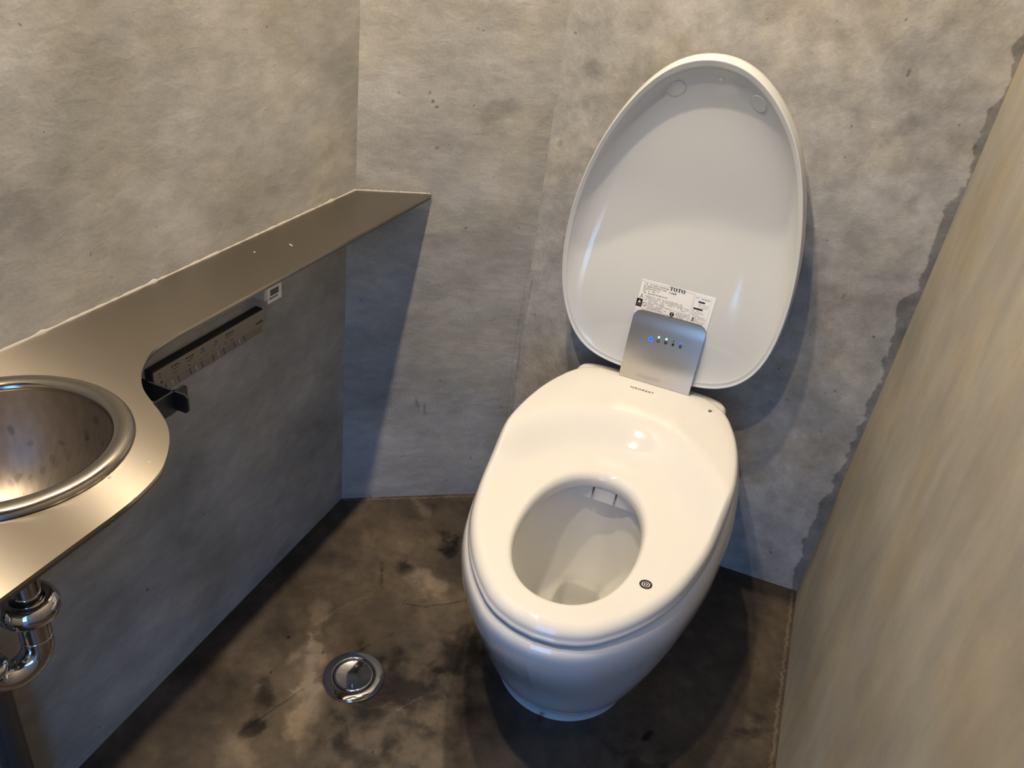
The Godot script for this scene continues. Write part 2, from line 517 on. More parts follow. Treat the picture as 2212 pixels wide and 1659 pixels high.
# ------------------------------------------------------------------ the room
# upright slab whose inner face runs from a to b (x, d); the face points to the left-hand side of a->b seen from above in (x, d)
func slab(st: SurfaceTool, a: Vector2, b: Vector2, y0: float, y1: float, thick: float, u0: float, us: float, vs: float, rows := 1) -> void:
	var dir := (b - a).normalized()
	var out := Vector2(dir.y, -dir.x) * -thick
	var L := a.distance_to(b)
	var p := [W(a.x, y0, a.y), W(b.x, y0, b.y), W(b.x, y1, b.y), W(a.x, y1, a.y)]
	var q := []
	for v in p:
		q.append(v + Vector3(out.x, 0, -out.y))
	var uv := [Vector2(u0 * us, 1.0 - y0 * vs), Vector2((u0 + L) * us, 1.0 - y0 * vs), Vector2((u0 + L) * us, 1.0 - y1 * vs), Vector2(u0 * us, 1.0 - y1 * vs)]
	quad(st, p[0], p[3], p[2], p[1], uv[0], uv[3], uv[2], uv[1])
	quad(st, q[0], q[1], q[2], q[3], uv[0], uv[1], uv[2], uv[3])
	quad(st, p[0], p[1], q[1], q[0])
	quad(st, p[3], q[3], q[2], p[2])
	quad(st, p[0], q[0], q[3], p[3])
	quad(st, p[1], p[2], q[2], q[1])

func build_room() -> void:
	var front := -0.60
	var st := stool(false)
	slab(st, Vector2(-0.818, front), Vector2(-0.818, 1.346), 0.0, COUNTER_Y - 0.004, 0.14, front, 1.0 / 1.4, 1.0 / 1.3)
	slab(st, Vector2(-0.805, front), Vector2(-0.805, 1.354), COUNTER_Y - 0.004, CEILING_Y, 0.153, front, 1.0 / 1.4, 1.0 / 1.3)
	struct(done(st, true), "wall_left", M.wall_left, "grey trowelled mortar wall behind the metal counter")
	st = stool(false)
	slab(st, Vector2(-0.818, 1.346), Vector2(-0.49, 1.565), 0.0, CEILING_Y, 0.14, 0.0, 1.0 / 0.44, 1.0 / 1.35)
	struct(done(st, true), "wall_back_left", M.wall_slant, "slanting grey mortar wall at the far end of the counter")
	st = stool(false)
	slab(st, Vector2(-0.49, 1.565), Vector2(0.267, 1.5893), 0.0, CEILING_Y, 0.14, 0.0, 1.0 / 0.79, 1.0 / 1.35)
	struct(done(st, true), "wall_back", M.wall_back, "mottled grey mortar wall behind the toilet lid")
	st = stool(false)
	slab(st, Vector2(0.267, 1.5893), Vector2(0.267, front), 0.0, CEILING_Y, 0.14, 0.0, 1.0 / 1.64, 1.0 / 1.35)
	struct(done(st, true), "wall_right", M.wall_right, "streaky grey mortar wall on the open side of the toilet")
	# floor slab and ceiling slab
	st = stool(false)
	var fa := W(-1.1, 0, front - 0.14)
	var fb := W(0.45, 0, front - 0.14)
	var fc := W(0.45, 0, 1.78)
	var fd := W(-1.1, 0, 1.78)
	var fu := func(v: Vector3) -> Vector2: return Vector2((v.x + 0.9) / 1.25, 1.0 - (-v.z) / 1.66)
	quad(st, fa, fd, fc, fb, fu.call(fa), fu.call(fd), fu.call(fc), fu.call(fb))
	var dn := Vector3(0, -0.12, 0)
	quad(st, fa + dn, fb + dn, fc + dn, fd + dn)
	quad(st, fa, fb, fb + dn, fa + dn)
	quad(st, fb, fc, fc + dn, fb + dn)
	quad(st, fc, fd, fd + dn, fc + dn)
	quad(st, fd, fa, fa + dn, fd + dn)
	struct(done(st, true), "floor", M.floor, "dark stained and sealed mortar floor with fine cracks")
	st = stool(false)
	box(st, W(-1.1, CEILING_Y, front - 0.14), W(0.45, CEILING_Y + 0.12, 1.78))
	struct(done(st), "ceiling", M.ceiling, "plain grey concrete ceiling over the toilet room")
	# wall with the open doorway behind the viewer
	st = stool(false)
	box(st, W(-0.97, 0, front - 0.14), W(-0.16, CEILING_Y, front))
	box(st, W(-0.16, 2.02, front - 0.14), W(0.25, CEILING_Y, front))
	box(st, W(0.25, 0, front - 0.14), W(0.41, CEILING_Y, front))
	struct(done(st), "wall_front", M.plaster, "grey mortar wall around the open doorway")
	# uneven bead of mortar along the counter's back edge
	st = stool()
	var rng := RandomNumberGenerator.new()
	rng.seed = 5
	var rows := []
	var n := 150
	for i in n + 1:
		var d := lerpf(0.02, 1.354, float(i) / n)
		var r := 0.0010 + 0.0014 * rng.randf() + (0.0018 if rng.randf() > 0.93 else 0.0)
		var row := PackedVector3Array()
		for j in 5:
			var a := PI * 0.5 * j / 4.0
			row.append(W(-0.805 + r * cos(a) * 1.1, COUNTER_Y + r * sin(a) * 1.3, d))
		rows.append(row)
	skin(st, rows, false)
	struct(done(st), "trim_1", M.bead, "rough pale mortar bead along the back edge of the counter")
	st = stool()
	rows = []
	for i in 41:
		var t := float(i) / 40
		var p := Vector2(-0.805, 1.354).lerp(Vector2(-0.683, 1.436), t)
		var r := 0.0010 + 0.0014 * rng.randf()
		var row := PackedVector3Array()
		for j in 5:
			var a := PI * 0.5 * j / 4.0
			row.append(W(p.x + r * cos(a) * 0.55, COUNTER_Y + r * sin(a) * 1.2, p.y - r * cos(a) * 0.83))
		rows.append(row)
	skin(st, rows, false)
	struct(done(st), "trim_2", M.bead, "rough pale mortar bead along the far end of the counter")
	# paving outside the doorway
	st = stool(false)
	box(st, Vector3(-6, -0.12, -front + 0.14), Vector3(6, -0.02, 9.0))
	struct(done(st), "ground", M.pavement, "dark asphalt paving outside the doorway")

func build_lamps() -> void:
	var spots := [0.37, 0.85, 1.32]
	var said := ["round ceiling downlight beside the basin, nearest the doorway", "round ceiling downlight in the middle of the row of three", "round ceiling downlight nearest the slanting back wall"]
	for i in spots.size():
		var at := W(-0.516, CEILING_Y, spots[i])
		var t := thing("ceiling_downlight", said[i], "lamp", at)
		t.set_meta("group", "ceiling downlights")
		var st := stool()
		lathe(st, at, Vector3.DOWN, [[0.028, -0.001], [0.045, -0.001], [0.045, 0.006], [0.040, 0.009], [0.028, 0.007], [0.028, -0.001]], 40)
		put(done(st), "trim_ring", M.white_paint, t)
		st = stool()
		lathe(st, at, Vector3.DOWN, [[0.0, 0.006], [0.020, 0.006], [0.0275, 0.004], [0.0275, 0.0], [0.0, 0.0]], 32)
		put(done(st), "bulb", M.lamp, t)
		var l := SpotLight3D.new()
		l.name = "light"
		l.light_color = Color(1.0, 0.917, 0.80)
		l.light_energy = 1.6
		l.light_size = 0.022
		l.spot_angle = 80.0
		l.spot_angle_attenuation = 0.6
		l.spot_range = 6.0
		l.spot_attenuation = 2.0
		l.shadow_enabled = true
		t.add_child(l)
		l.position = Vector3(0, -0.012, 0)
		l.rotation_degrees = Vector3(-90, 0, 0)

# ------------------------------------------------------------------ counter, basin and pipe
const BASIN := Vector2(-0.660, 0.443)

func smooth_loop(pts: Array, each: int) -> PackedVector2Array:
	var out := PackedVector2Array()
	for i in pts.size() - 1:
		var a: Vector2 = pts[i]
		var b: Vector2 = pts[i + 1]
		var p: Vector2 = pts[maxi(i - 1, 0)]
		var q: Vector2 = pts[mini(i + 2, pts.size() - 1)]
		for j in each:
			out.append(a.cubic_interpolate(b, p, q, float(j) / each))
	out.append(pts[pts.size() - 1])
	return out

func build_counter() -> void:
	var t := thing("metal_counter", "brushed stainless steel counter shelf widening around the basin", "counter", W(-0.72, COUNTER_Y - 0.004, 0.7))
	var edge := [Vector2(-0.678, 1.434), Vector2(-0.6775, 1.1), Vector2(-0.678, 0.76), Vector2(-0.677, 0.705), Vector2(-0.672, 0.665), Vector2(-0.659, 0.638), Vector2(-0.643, 0.614), Vector2(-0.621, 0.593), Vector2(-0.596, 0.578), Vector2(-0.573, 0.566), Vector2(-0.550, 0.551), Vector2(-0.531, 0.533), Vector2(-0.513, 0.509), Vector2(-0.501, 0.486), Vector2(-0.494, 0.457), Vector2(-0.491, 0.424), Vector2(-0.491, 0.36), Vector2(-0.491, 0.05)]
	var poly := smooth_loop(edge, 5)
	poly.append(Vector2(-0.491, -0.10))
	poly.append(Vector2(-0.805, -0.10))
	poly.append(Vector2(-0.805, 1.353))
	var outer := poly.duplicate()
	# two halves of the sheet, either side of the basin's middle, each with half of the round cut-out
	var halves := [PackedVector2Array(), PackedVector2Array()]
	for p in poly:
		if p.y > BASIN.y and p.x > -0.80:
			halves[0].append(p)
	var side := Vector2(-0.4925, BASIN.y)
	var wall := Vector2(-0.805, BASIN.y)
	halves[0].append(side)
	for i in 33:
		var a := PI * i / 32.0
		halves[0].append(BASIN + Vector2(cos(a), sin(a)) * 0.113)
	halves[0].append(wall)
	halves[0].append(Vector2(-0.805, 1.353))
	halves[1].append(side)
	for p in poly:
		if p.y < BASIN.y:
			halves[1].append(p)
	halves[1].append(wall)
	for i in 33:
		var a := PI + PI * i / 32.0
		halves[1].append(BASIN + Vector2(cos(a), sin(a)) * 0.113)
	var st := stool(false)
	for key in halves:
		var ids := Geometry2D.triangulate_polygon(key)
		for k in range(0, ids.size(), 3):
			var a: Vector2 = key[ids[k]]
			var b: Vector2 = key[ids[k + 1]]
			var c: Vector2 = key[ids[k + 2]]
			if (b - a).cross(c - a) < 0:
				var s := b
				b = c
				c = s
			tri(st, W(a.x, COUNTER_Y, a.y), W(c.x, COUNTER_Y, c.y), W(b.x, COUNTER_Y, b.y), Vector2(a.x, a.y), Vector2(c.x, c.y), Vector2(b.x, b.y))
			var lo := COUNTER_Y - 0.004
			tri(st, W(a.x, lo, a.y), W(b.x, lo, b.y), W(c.x, lo, c.y), Vector2(a.x, a.y), Vector2(b.x, b.y), Vector2(c.x, c.y))
	for i in outer.size():
		var a := outer[i]
		var b := outer[(i + 1) % outer.size()]
		quad(st, W(a.x, COUNTER_Y, a.y), W(a.x, COUNTER_Y - 0.004, a.y), W(b.x, COUNTER_Y - 0.004, b.y), W(b.x, COUNTER_Y, b.y), Vector2(a.x, a.y), Vector2(a.x + 0.004, a.y), Vector2(b.x + 0.004, b.y), Vector2(b.x, b.y))
	put(done(st, true), "sheet", M.brushed, t)
	# specks of dried mortar left on the steel
	for q in [[-0.7385, 1.044, 0.0014, 0.006], [-0.5335, 0.455, 0.0016, 0.0022], [-0.5205, 0.492, 0.0016, 0.002], [-0.765, 0.985, 0.0012, 0.003]]:
		st = stool()
		lathe(st, W(q[0], COUNTER_Y, q[1]), Vector3.UP, [[1.0, 0.0], [0.7, 0.0003], [0.0, 0.0004]], 12)
		var fleck := put(done(st), "mortar_speck", M.bead, t)
		var mid := W(q[0], COUNTER_Y, q[1])
		fleck.transform = fleck.transform * Transform3D(Basis(), mid) * Transform3D(Basis(Vector3.UP, -0.5) * Basis.from_scale(Vector3(q[3], 1.0, q[2])), Vector3.ZERO) * Transform3D(Basis(), -mid)
	# folded-back stiffening strip under the free edge
	st = stool(false)
	var nn := outer.size() - 3
	for i in nn - 1:
		var a := outer[i]
		var b := outer[i + 1]
		var na := (b - a).orthogonal().normalized() * 0.0015
		if na.dot(BASIN - a) < 0 and i > 30:
			na = -na
		quad(st, W(a.x - 0.0015, COUNTER_Y - 0.004, a.y), W(a.x - 0.0015, COUNTER_Y - 0.009, a.y), W(b.x - 0.0015, COUNTER_Y - 0.009, b.y), W(b.x - 0.0015, COUNTER_Y - 0.004, b.y))
	put(done(st), "folded_edge", M.dull_pipe, t)

func build_basin() -> void:
	var t := thing("wash_basin", "round stainless steel basin with a rolled rim set in the counter", "basin", W(BASIN.x, COUNTER_Y, BASIN.y))
	var c := W(BASIN.x, COUNTER_Y, BASIN.y)
	var st := stool()
	var prof := []
	for i in 13:   # rolled rim
		var a := lerpf(0.0, 1.05 * PI, float(i) / 12)
		prof.append([0.1125 + 0.0115 * cos(a), 0.001 + 0.0085 * sin(a)])
	lathe(st, c, Vector3.UP, prof, 96)
	put(done(st), "rim", M.spun_rim, t)
	st = stool()
	prof = []
	for i in 22:
		var a := PI * 0.5 * i / 21.0
		prof.append([0.1015 * pow(cos(a), 0.75) if i < 21 else 0.0, -0.001 - 0.112 * pow(sin(a), 1.15)])
	var inner := prof.duplicate()
	for i in range(21, -1, -1):
		prof.append([inner[i][0] + 0.0015, inner[i][1] - 0.0015])
	lathe(st, c, Vector3.UP, prof, 96)
	put(done(st), "bowl", M.spun, t)
	st = stool()
	lathe(st, c + Vector3(0, -0.1125, 0), Vector3.UP, [[0.030, -0.004], [0.030, 0.0025], [0.0275, 0.005], [0.023, 0.0045], [0.021, 0.001]], 48)
	put(done(st), "drain_ring", M.chrome, t)
	st = stool()
	lathe(st, c + Vector3(0, -0.1125, 0), Vector3.UP, [[0.0195, -0.001], [0.0195, 0.004], [0.016, 0.0065], [0.0, 0.0075]], 48)
	put(done(st), "drain_plug", M.chrome, t)

func build_trap() -> void:
	var x := -0.676
	var d := 0.442
	var t := thing("drain_trap", "chrome bottle-bend waste pipe under the metal counter", "pipe", W(-0.79, 0.0, d))
	var st := stool()
	tube(st, PackedVector3Array([W(x, 0.665, d), W(x, 0.53, d)]), 0.0165)
	put(done(st), "tailpiece", M.chrome, t)
	st = stool()
	lathe(st, W(x, 0.562, d), Vector3.DOWN, [[0.0168, 0.004], [0.021, 0.0], [0.028, 0.003], [0.0325, 0.012], [0.032, 0.024], [0.026, 0.031], [0.0185, 0.032]], 48)
	put(done(st), "slip_nut", M.chrome, t)
	# J-bend, running towards the doorway
	var run := Vector2(-0.25, -0.97).normalized()
	var r := 0.030
	var y0 := 0.487
	st = stool()
	var path := PackedVector3Array([W(x, 0.545, d), W(x, 0.520, d), W(x, 0.500, d)])
	for i in 21:
		var a := PI * i / 20.0
		var o := r - r * cos(a)
		path.append(W(x + run.x * o, y0 - r * sin(a), d + run.y * o))
	var ex := x + run.x * 2 * r
	var ed := d + run.y * 2 * r
	path.append(W(ex, y0 + 0.012, ed))
	tube(st, path, 0.0172, 32)
	put(done(st), "bend", M.chrome, t)
	st = stool()
	lathe(st, W(x, 0.497, d), Vector3.DOWN, [[0.0170, -0.001], [0.0177, 0.0], [0.0177, 0.0015], [0.0170, 0.0025]], 48)
	put(done(st), "seam", M.chrome, t)
	st = stool()
	lathe(st, W(ex, y0 - 0.004, ed), Vector3.UP, [[0.0174, 0.0], [0.0215, 0.001], [0.0245, 0.005], [0.0245, 0.012], [0.0205, 0.016], [0.0155, 0.016]], 48)
	put(done(st), "slip_nut", M.chrome, t)
	# return bend over to the pipe at the wall
	st = stool()
	path = PackedVector3Array([W(ex, y0, ed), W(ex, 0.545, ed)])
	var wall := Vector2(-0.792, 0.445)
	for i in range(1, 20):
		var f := i / 20.0
		var p := Vector2(ex, ed).lerp(wall, (1.0 - cos(PI * f)) * 0.5)
		path.append(W(p.x, 0.545 + 0.055 * sin(PI * f), p.y))
	path.append(W(wall.x, 0.545, wall.y))
	path.append(W(wall.x, 0.52, wall.y))
	tube(st, path, 0.0155, 28)
	put(done(st), "return_bend", M.chrome, t)
	st = stool()
	tube(st, PackedVector3Array([W(wall.x, 0.545, wall.y), W(wall.x, 0.0, wall.y)]), 0.0185, 32)
	put(done(st), "down_pipe", M.dull_pipe, t)

# ------------------------------------------------------------------ toilet
const OUTLINE := [[0.0, 0.0], [0.003, 0.020], [0.014, 0.050], [0.036, 0.080], [0.063, 0.101], [0.111, 0.130], [0.173, 0.158], [0.25, 0.1825], [0.307, 0.194], [0.40, 0.208], [0.50, 0.216], [0.58, 0.2195], [0.66, 0.2175], [0.735, 0.2115], [0.80, 0.203], [0.88, 0.186], [0.93, 0.170], [0.965, 0.150], [0.985, 0.125], [0.996, 0.085], [1.0, 0.0]]

func half_width(u: float) -> float:
	# the outline in steps of sqrt so that the blunt front stays round
	return lerp_table(OUTLINE, u)

func groove_y(d: float) -> float:
	return 0.4015 + 0.046 * smoothstep(1.18, 1.56, d)

# points round a plan outline; s runs 0 (front) .. 1 (back) .. 0
func plan(front: float, back: float, hw: float, blend: float, half := 60) -> Array:
	var out := []
	for k in 2 * half:
		var right := k < half
		var s := float(k) / half if right else float(2 * half - k) / half
		var u := (1.0 - cos(PI * s)) * 0.5
		var a := half_width(u) / 0.2195
		var f := 0.245
		var b := 1.0
		if u < f:
			b = pow(maxf(0.0, 1.0 - pow(1.0 - u / f, 1.95)), 1.0 / 1.95)
		elif u > 0.9:
			b = pow(maxf(0.0, 1.0 - pow((u - 0.9) / 0.1, 2.6)), 1.0 / 2.6)
		var h := lerpf(a, b, blend) * hw
		out.append(Vector2(X0 + (h if right else -h), lerpf(front, back, u)))
	return out

func seat_top(x: float, d: float) -> float:
	var e := sqrt(pow((x - X0) / 0.255, 2.0) + pow((d - 1.02) / 0.355, 2.0))
	var rise := smoothstep(0.66, 0.95, e) * smoothstep(1.04, 1.20, d)
	# dished ring: highest at the outside, falling towards the opening
	var r := sqrt(pow((x - X0) / 0.1035, 2.0) + pow((d - 1.018) / 0.163, 2.0))
	var dish := 0.007 * smoothstep(1.1, 1.95, r) * smoothstep(0.84, 0.95, d) * (1.0 - rise)
	return 0.434 + 0.046 * rise + dish + 0.004 * smoothstep(1.40, 1.5, d)

func build_toilet() -> void:
	var t := thing("toilet", "white egg-shaped electronic toilet with its lid raised", "toilet", W(X0, 0.0, 1.3))
	build_toilet_body(t)
	build_seat(t)
	build_lid(t)

func build_toilet_body(t: Node3D) -> void:
	var ys := [0.0, 0.006, 0.02, 0.04, 0.06, 0.08, 0.10, 0.125, 0.15, 0.175, 0.20, 0.225, 0.25, 0.275, 0.30, 0.325, 0.345, 0.36, 0.372, 0.382, 0.390, 0.396, 0.3995, 0.400, 0.398]
	var inset := [0.001, 0.0, 0.0, 0.0, 0.0, 0.0, 0.0, 0.0, 0.0, 0.0, 0.0, 0.0, 0.0, 0.0, 0.0, 0.0, 0.0, 0.0, 0.0, 0.001, 0.003, 0.0065, 0.0115, 0.018, 0.028]
	var fr := [[0.0, 0.991], [0.02, 0.988], [0.04, 0.977], [0.06, 0.9615], [0.10, 0.9395], [0.15, 0.913], [0.20, 0.8835], [0.25, 0.852], [0.30, 0.822], [0.35, 0.797], [0.40, 0.7855]]
	var hw := [[0.0, 0.1345], [0.02, 0.1355], [0.04, 0.1405], [0.06, 0.1505], [0.10, 0.1675], [0.15, 0.190], [0.20, 0.2105], [0.25, 0.225], [0.30, 0.2325], [0.35, 0.2325], [0.40, 0.2270]]
	var rows := []
	for i in ys.size():
		var y: float = ys[i]
		var bl := 1.0 - smoothstep(0.0, 0.30, y)
		var pts := plan(lerp_table(fr, y), lerpf(1.562, 1.552, y / 0.4), lerp_table(hw, y), bl)
		var row := PackedVector3Array()
		var c := Vector2(X0, 1.15)
		for p in pts:
			var q: Vector2 = p
			var sc: float = inset[i]
			var dir := (Vector2(X0, clampf(q.y, 1.0, 1.35)) - q)
			if dir.length() > 1e-5:
				q += dir.normalized() * sc
			# towards the back the body stands a little outside the seat and rises with it
			var rear := smoothstep(1.05, 1.35, q.y) * smoothstep(0.15, 0.36, y)
			q.x += signf(q.x - X0) * 0.003 * rear * minf(1.0, absf(q.x - X0) / 0.1)
			var yy := y * lerpf(1.0, groove_y(q.y) / 0.4015, smoothstep(0.1, 0.4, y))
			row.append(W(q.x, yy, q.y))
		rows.append(row)
	var st := stool()
	skin(st, rows, true, true)
	put(done(st), "body", M.ceramic, t)
	# the bowl inside
	var secs := [[0.3985, 0.140, 0.825, 1.235, 2.0], [0.392, 0.128, 0.840, 1.222, 2.0], [0.380, 0.122, 0.848, 1.214, 2.0], [0.34, 0.121, 0.852, 1.212, 2.0], [0.30, 0.116, 0.866, 1.208, 2.0], [0.26, 0.106, 0.893, 1.203, 2.0], [0.225, 0.090, 0.932, 1.197, 2.05], [0.20, 0.073, 0.972, 1.188, 2.2], [0.185, 0.058, 1.008, 1.180, 2.5], [0.179, 0.049, 1.030, 1.178, 3.0], [0.1755, 0.0445, 1.040, 1.175, 3.6], [0.170, 0.0425, 1.044, 1.173, 4.0], [0.14, 0.0415, 1.046, 1.172, 4.0], [0.085, 0.040, 1.05, 1.170, 4.0], [0.075, 0.030, 1.065, 1.155, 4.0], [0.072, 0.0, 1.11, 1.11, 4.0]]
	rows = []
	for s in secs:
		var row := PackedVector3Array()
		for k in 96:
			var a := TAU * k / 96.0
			var e: float = s[4]
			var cx := signf(cos(a)) * pow(absf(cos(a)), 2.0 / e)
			var cy := signf(sin(a)) * pow(absf(sin(a)), 2.0 / e)
			row.append(W(X0 + cx * s[1], s[0], (s[2] + s[3]) * 0.5 + cy * (s[3] - s[2]) * 0.5))
		rows.append(row)
	st = stool()
	skin(st, rows, true, true)
	put(done(st), "bowl", M.ceramic, t)
	st = stool()
	var wr := PackedVector3Array()
	var wc := PackedVector3Array()
	for k in 48:
		var a := TAU * k / 48.0
		var cx := signf(cos(a)) * pow(absf(cos(a)), 0.5)
		var cy := signf(sin(a)) * pow(absf(sin(a)), 0.5)
		wr.append(W(X0 + cx * 0.0410, 0.115, 1.1088 + cy * 0.062))
		wc.append(W(X0, 0.115, 1.1088))
	skin(st, [wr, wc], true, true)
	put(done(st), "water", M.water, t)
	# shutter panels over the spray nozzles, under the back of the seat
	for p in [[-0.232, -0.1925], [-0.1895, -0.1487], [-0.1463, -0.100]]:
		st = stool(false)
		box(st, W(p[0], 0.372, 1.185 + 0.004), W(p[1], 0.403, 1.215), 0.002)
		put(done(st), "nozzle_shutter", M.grey_plastic, t)
	# rear casing behind the seat
	rows = []
	for q in [[0.30, 0.0], [0.44, 0.0], [0.466, 0.001], [0.474, 0.004], [0.479, 0.010], [0.4805, 0.020], [0.4805, 0.06]]:
		var row := PackedVector3Array()
		for k in 64:
			var a := TAU * k / 64.0
			var cx := signf(cos(a)) * pow(absf(cos(a)), 2.0 / 3.2)
			var cy := signf(sin(a)) * pow(absf(sin(a)), 2.0 / 3.2)
			row.append(W(X0 + cx * (0.162 - q[1]), q[0], 1.470 + cy * (0.046 - q[1] * 0.6)))
		rows.append(row)
	var cap := PackedVector3Array()
	for k in 64:
		cap.append(W(X0, 0.4805, 1.470))
	rows.append(cap)
	st = stool()
	skin(st, rows, true, false)
	put(done(st), "rear_casing", M.seat, t)
	st = stool()
	var sp := W(-0.1608, 0.012, 0.9762)
	lathe(st, sp, W(0, 0, -1), [[0.0, 0.0012], [0.004, 0.001], [0.0046, 0.0], [0.0046, -0.004]], 20)
	put(done(st), "sticker", M.red, t)

func build_seat(t: Node3D) -> void:
	var half := 72
	var outer := plan(0.7950, 1.505, 0.2175, 0.0, half)
	var rows := []
	var cols := []
	for k in 2 * half:
		var o: Vector2 = outer[k]
		var right := k < half
		var s := float(k) / half if right else float(2 * half - k) / half
		# the opening, matched to the outline by the same parameter
		var a := PI * s
		var hx := pow(maxf(0.0, sin(a)), 2.0 / 2.15) * 0.098
		var hd := 1.018 - signf(cos(a)) * pow(absf(cos(a)), 2.0 / 2.15) * (0.158 if cos(a) > 0 else 0.168)
		var h := Vector2(X0 - 0.002 + (hx if right else -hx), hd)
		var dir := (h - o).normalized()
		var L := o.distance_to(h)
		var yg := groove_y(o.y)
		var col := PackedVector3Array()
		var top_at := func(q: Vector2) -> float: return seat_top(q.x, q.y)
		var r := 0.020
		var lean := 0.0025
		# underside, then the outer side
		col.append(W(o.x + dir.x * 0.02, yg + 0.004, o.y + dir.y * 0.02))
		col.append(W(o.x + dir.x * 0.006, yg + 0.0035, o.y + dir.y * 0.006))
		col.append(W(o.x + dir.x * 0.0015, yg + 0.005, o.y + dir.y * 0.0015))
		col.append(W(o.x, yg + 0.008, o.y))
		var pe := o + dir * (lean + r)
		var ye: float = top_at.call(pe)
		var rv := minf(r * 0.9, (ye - yg - 0.008) * 0.8)
		for j in 3:
			var f := (j + 1) / 4.0
			var q := o + dir * lean * f * f
			col.append(W(q.x, lerpf(yg + 0.008, ye - rv, f), q.y))
		for j in 9:
			var b := PI * 0.5 * j / 8.0
			var q := o + dir * (lean + r * (1.0 - cos(b)))
			col.append(W(q.x, ye - rv * (1.0 - sin(b)), q.y))
		# the top
		var ri := 0.017
		var nt := 16
		for j in nt:
			var f := (j + 1.0) / (nt + 1.0)
			var q := o + dir * lerpf(lean + r, L - ri, f)
			col.append(W(q.x, top_at.call(q), q.y))
		# round the inner edge
		var pi_ := o + dir * (L - ri)
		var yi: float = top_at.call(pi_)
		for j in 9:
			var b := PI * 0.5 * j / 8.0
			var q := o + dir * (L - ri + ri * sin(b))
			col.append(W(q.x, yi - ri * (1.0 - cos(b)), q.y))
		col.append(W(h.x, yi - ri - 0.008, h.y))
		col.append(W(h.x - dir.x * 0.002, 0.4045, h.y - dir.y * 0.002))
		col.append(W(h.x - dir.x * 0.012, 0.4045, h.y - dir.y * 0.012))
		cols.append(col)
	# turn columns into rings
	for i in cols[0].size():
		var row := PackedVector3Array()
		for k in cols.size():
			row.append(cols[k][i])
		rows.append(row)
	rows.append(rows[0])
	var st := stool()
	skin(st, rows, true, true)
	var seat := put(done(st), "seat", M.seat, t)
	# printed marks
	var up := W(0, 0, 1)
	var rt := Vector3.RIGHT
	var lie := func(x: float, d: float) -> Array:
		var e := 0.004
		var tx := (W(x + e, seat_top(x + e, d), d) - W(x - e, seat_top(x - e, d), d)).normalized()
		var td := (W(x, seat_top(x, d + e), d + e) - W(x, seat_top(x, d - e), d - e)).normalized()
		return [W(x, seat_top(x, d), d) + tx.cross(td) * 0.0008, tx, td]
	var g: Array = lie.call(-0.0425, 0.9528)
	for q in [[0.0066, 0.0100], [0.0032, 0.0048], [0.0, 0.0015]]:
		put(ring(g[0], g[1], g[2], q[0], q[1], 0, TAU, 40), "target_mark", M.print, seat)
	g = lie.call(-0.0368, 1.4422)
	for q in [[0.0033, 0.0042, 0.3, 5.0], [0.0016, 0.0026, 2.0, 7.6], [0.0, 0.0009, 0.0, TAU]]:
		put(ring(g[0], g[1], g[2], q[0], q[1], q[2], q[3], 24), "swirl_mark", M.print, seat)
	text(seat, "lettering", "NEOREST", W(-0.179, seat_top(-0.179, 1.444) + 0.0006, 1.4445), rt, up, 0.0058, M.print, "Droid Sans", false, 1.5)

# the lid stands upright: its outline (x, height), counter-clockwise from the hinge as seen from the front
const LID_LOOP := [Vector2(-0.165, 0.4985), Vector2(-0.120, 0.4995), Vector2(-0.0818, 0.5025), Vector2(-0.055, 0.5065), Vector2(-0.0272, 0.5150), Vector2(0.0005, 0.5325), Vector2(0.0215, 0.5590), Vector2(0.0370, 0.5955), Vector2(0.0455, 0.6451), Vector2(0.0475, 0.7070), Vector2(0.0428, 0.7800), Vector2(0.0325, 0.8440), Vector2(0.0085, 0.9313), Vector2(-0.0117, 0.9813), Vector2(-0.0408, 1.0287), Vector2(-0.0745, 1.0680), Vector2(-0.1140, 1.0985), Vector2(-0.1500, 1.1130), Vector2(-0.1845, 1.1168), Vector2(-0.2170, 1.1125), Vector2(-0.2470, 1.1025), Vector2(-0.2755, 1.0850), Vector2(-0.3050, 1.0560), Vector2(-0.3362, 1.0114), Vector2(-0.3616, 0.9591), Vector2(-0.3847, 0.8960), Vector2(-0.4005, 0.8232), Vector2(-0.4055, 0.7548), Vector2(-0.4030, 0.6917), Vector2(-0.3950, 0.6425), Vector2(-0.3800, 0.5959), Vector2(-0.3600, 0.5570), Vector2(-0.3346, 0.5275), Vector2(-0.3040, 0.5115), Vector2(-0.2680, 0.5030), Vector2(-0.2200, 0.4990)]
var lid_loop := PackedVector2Array()

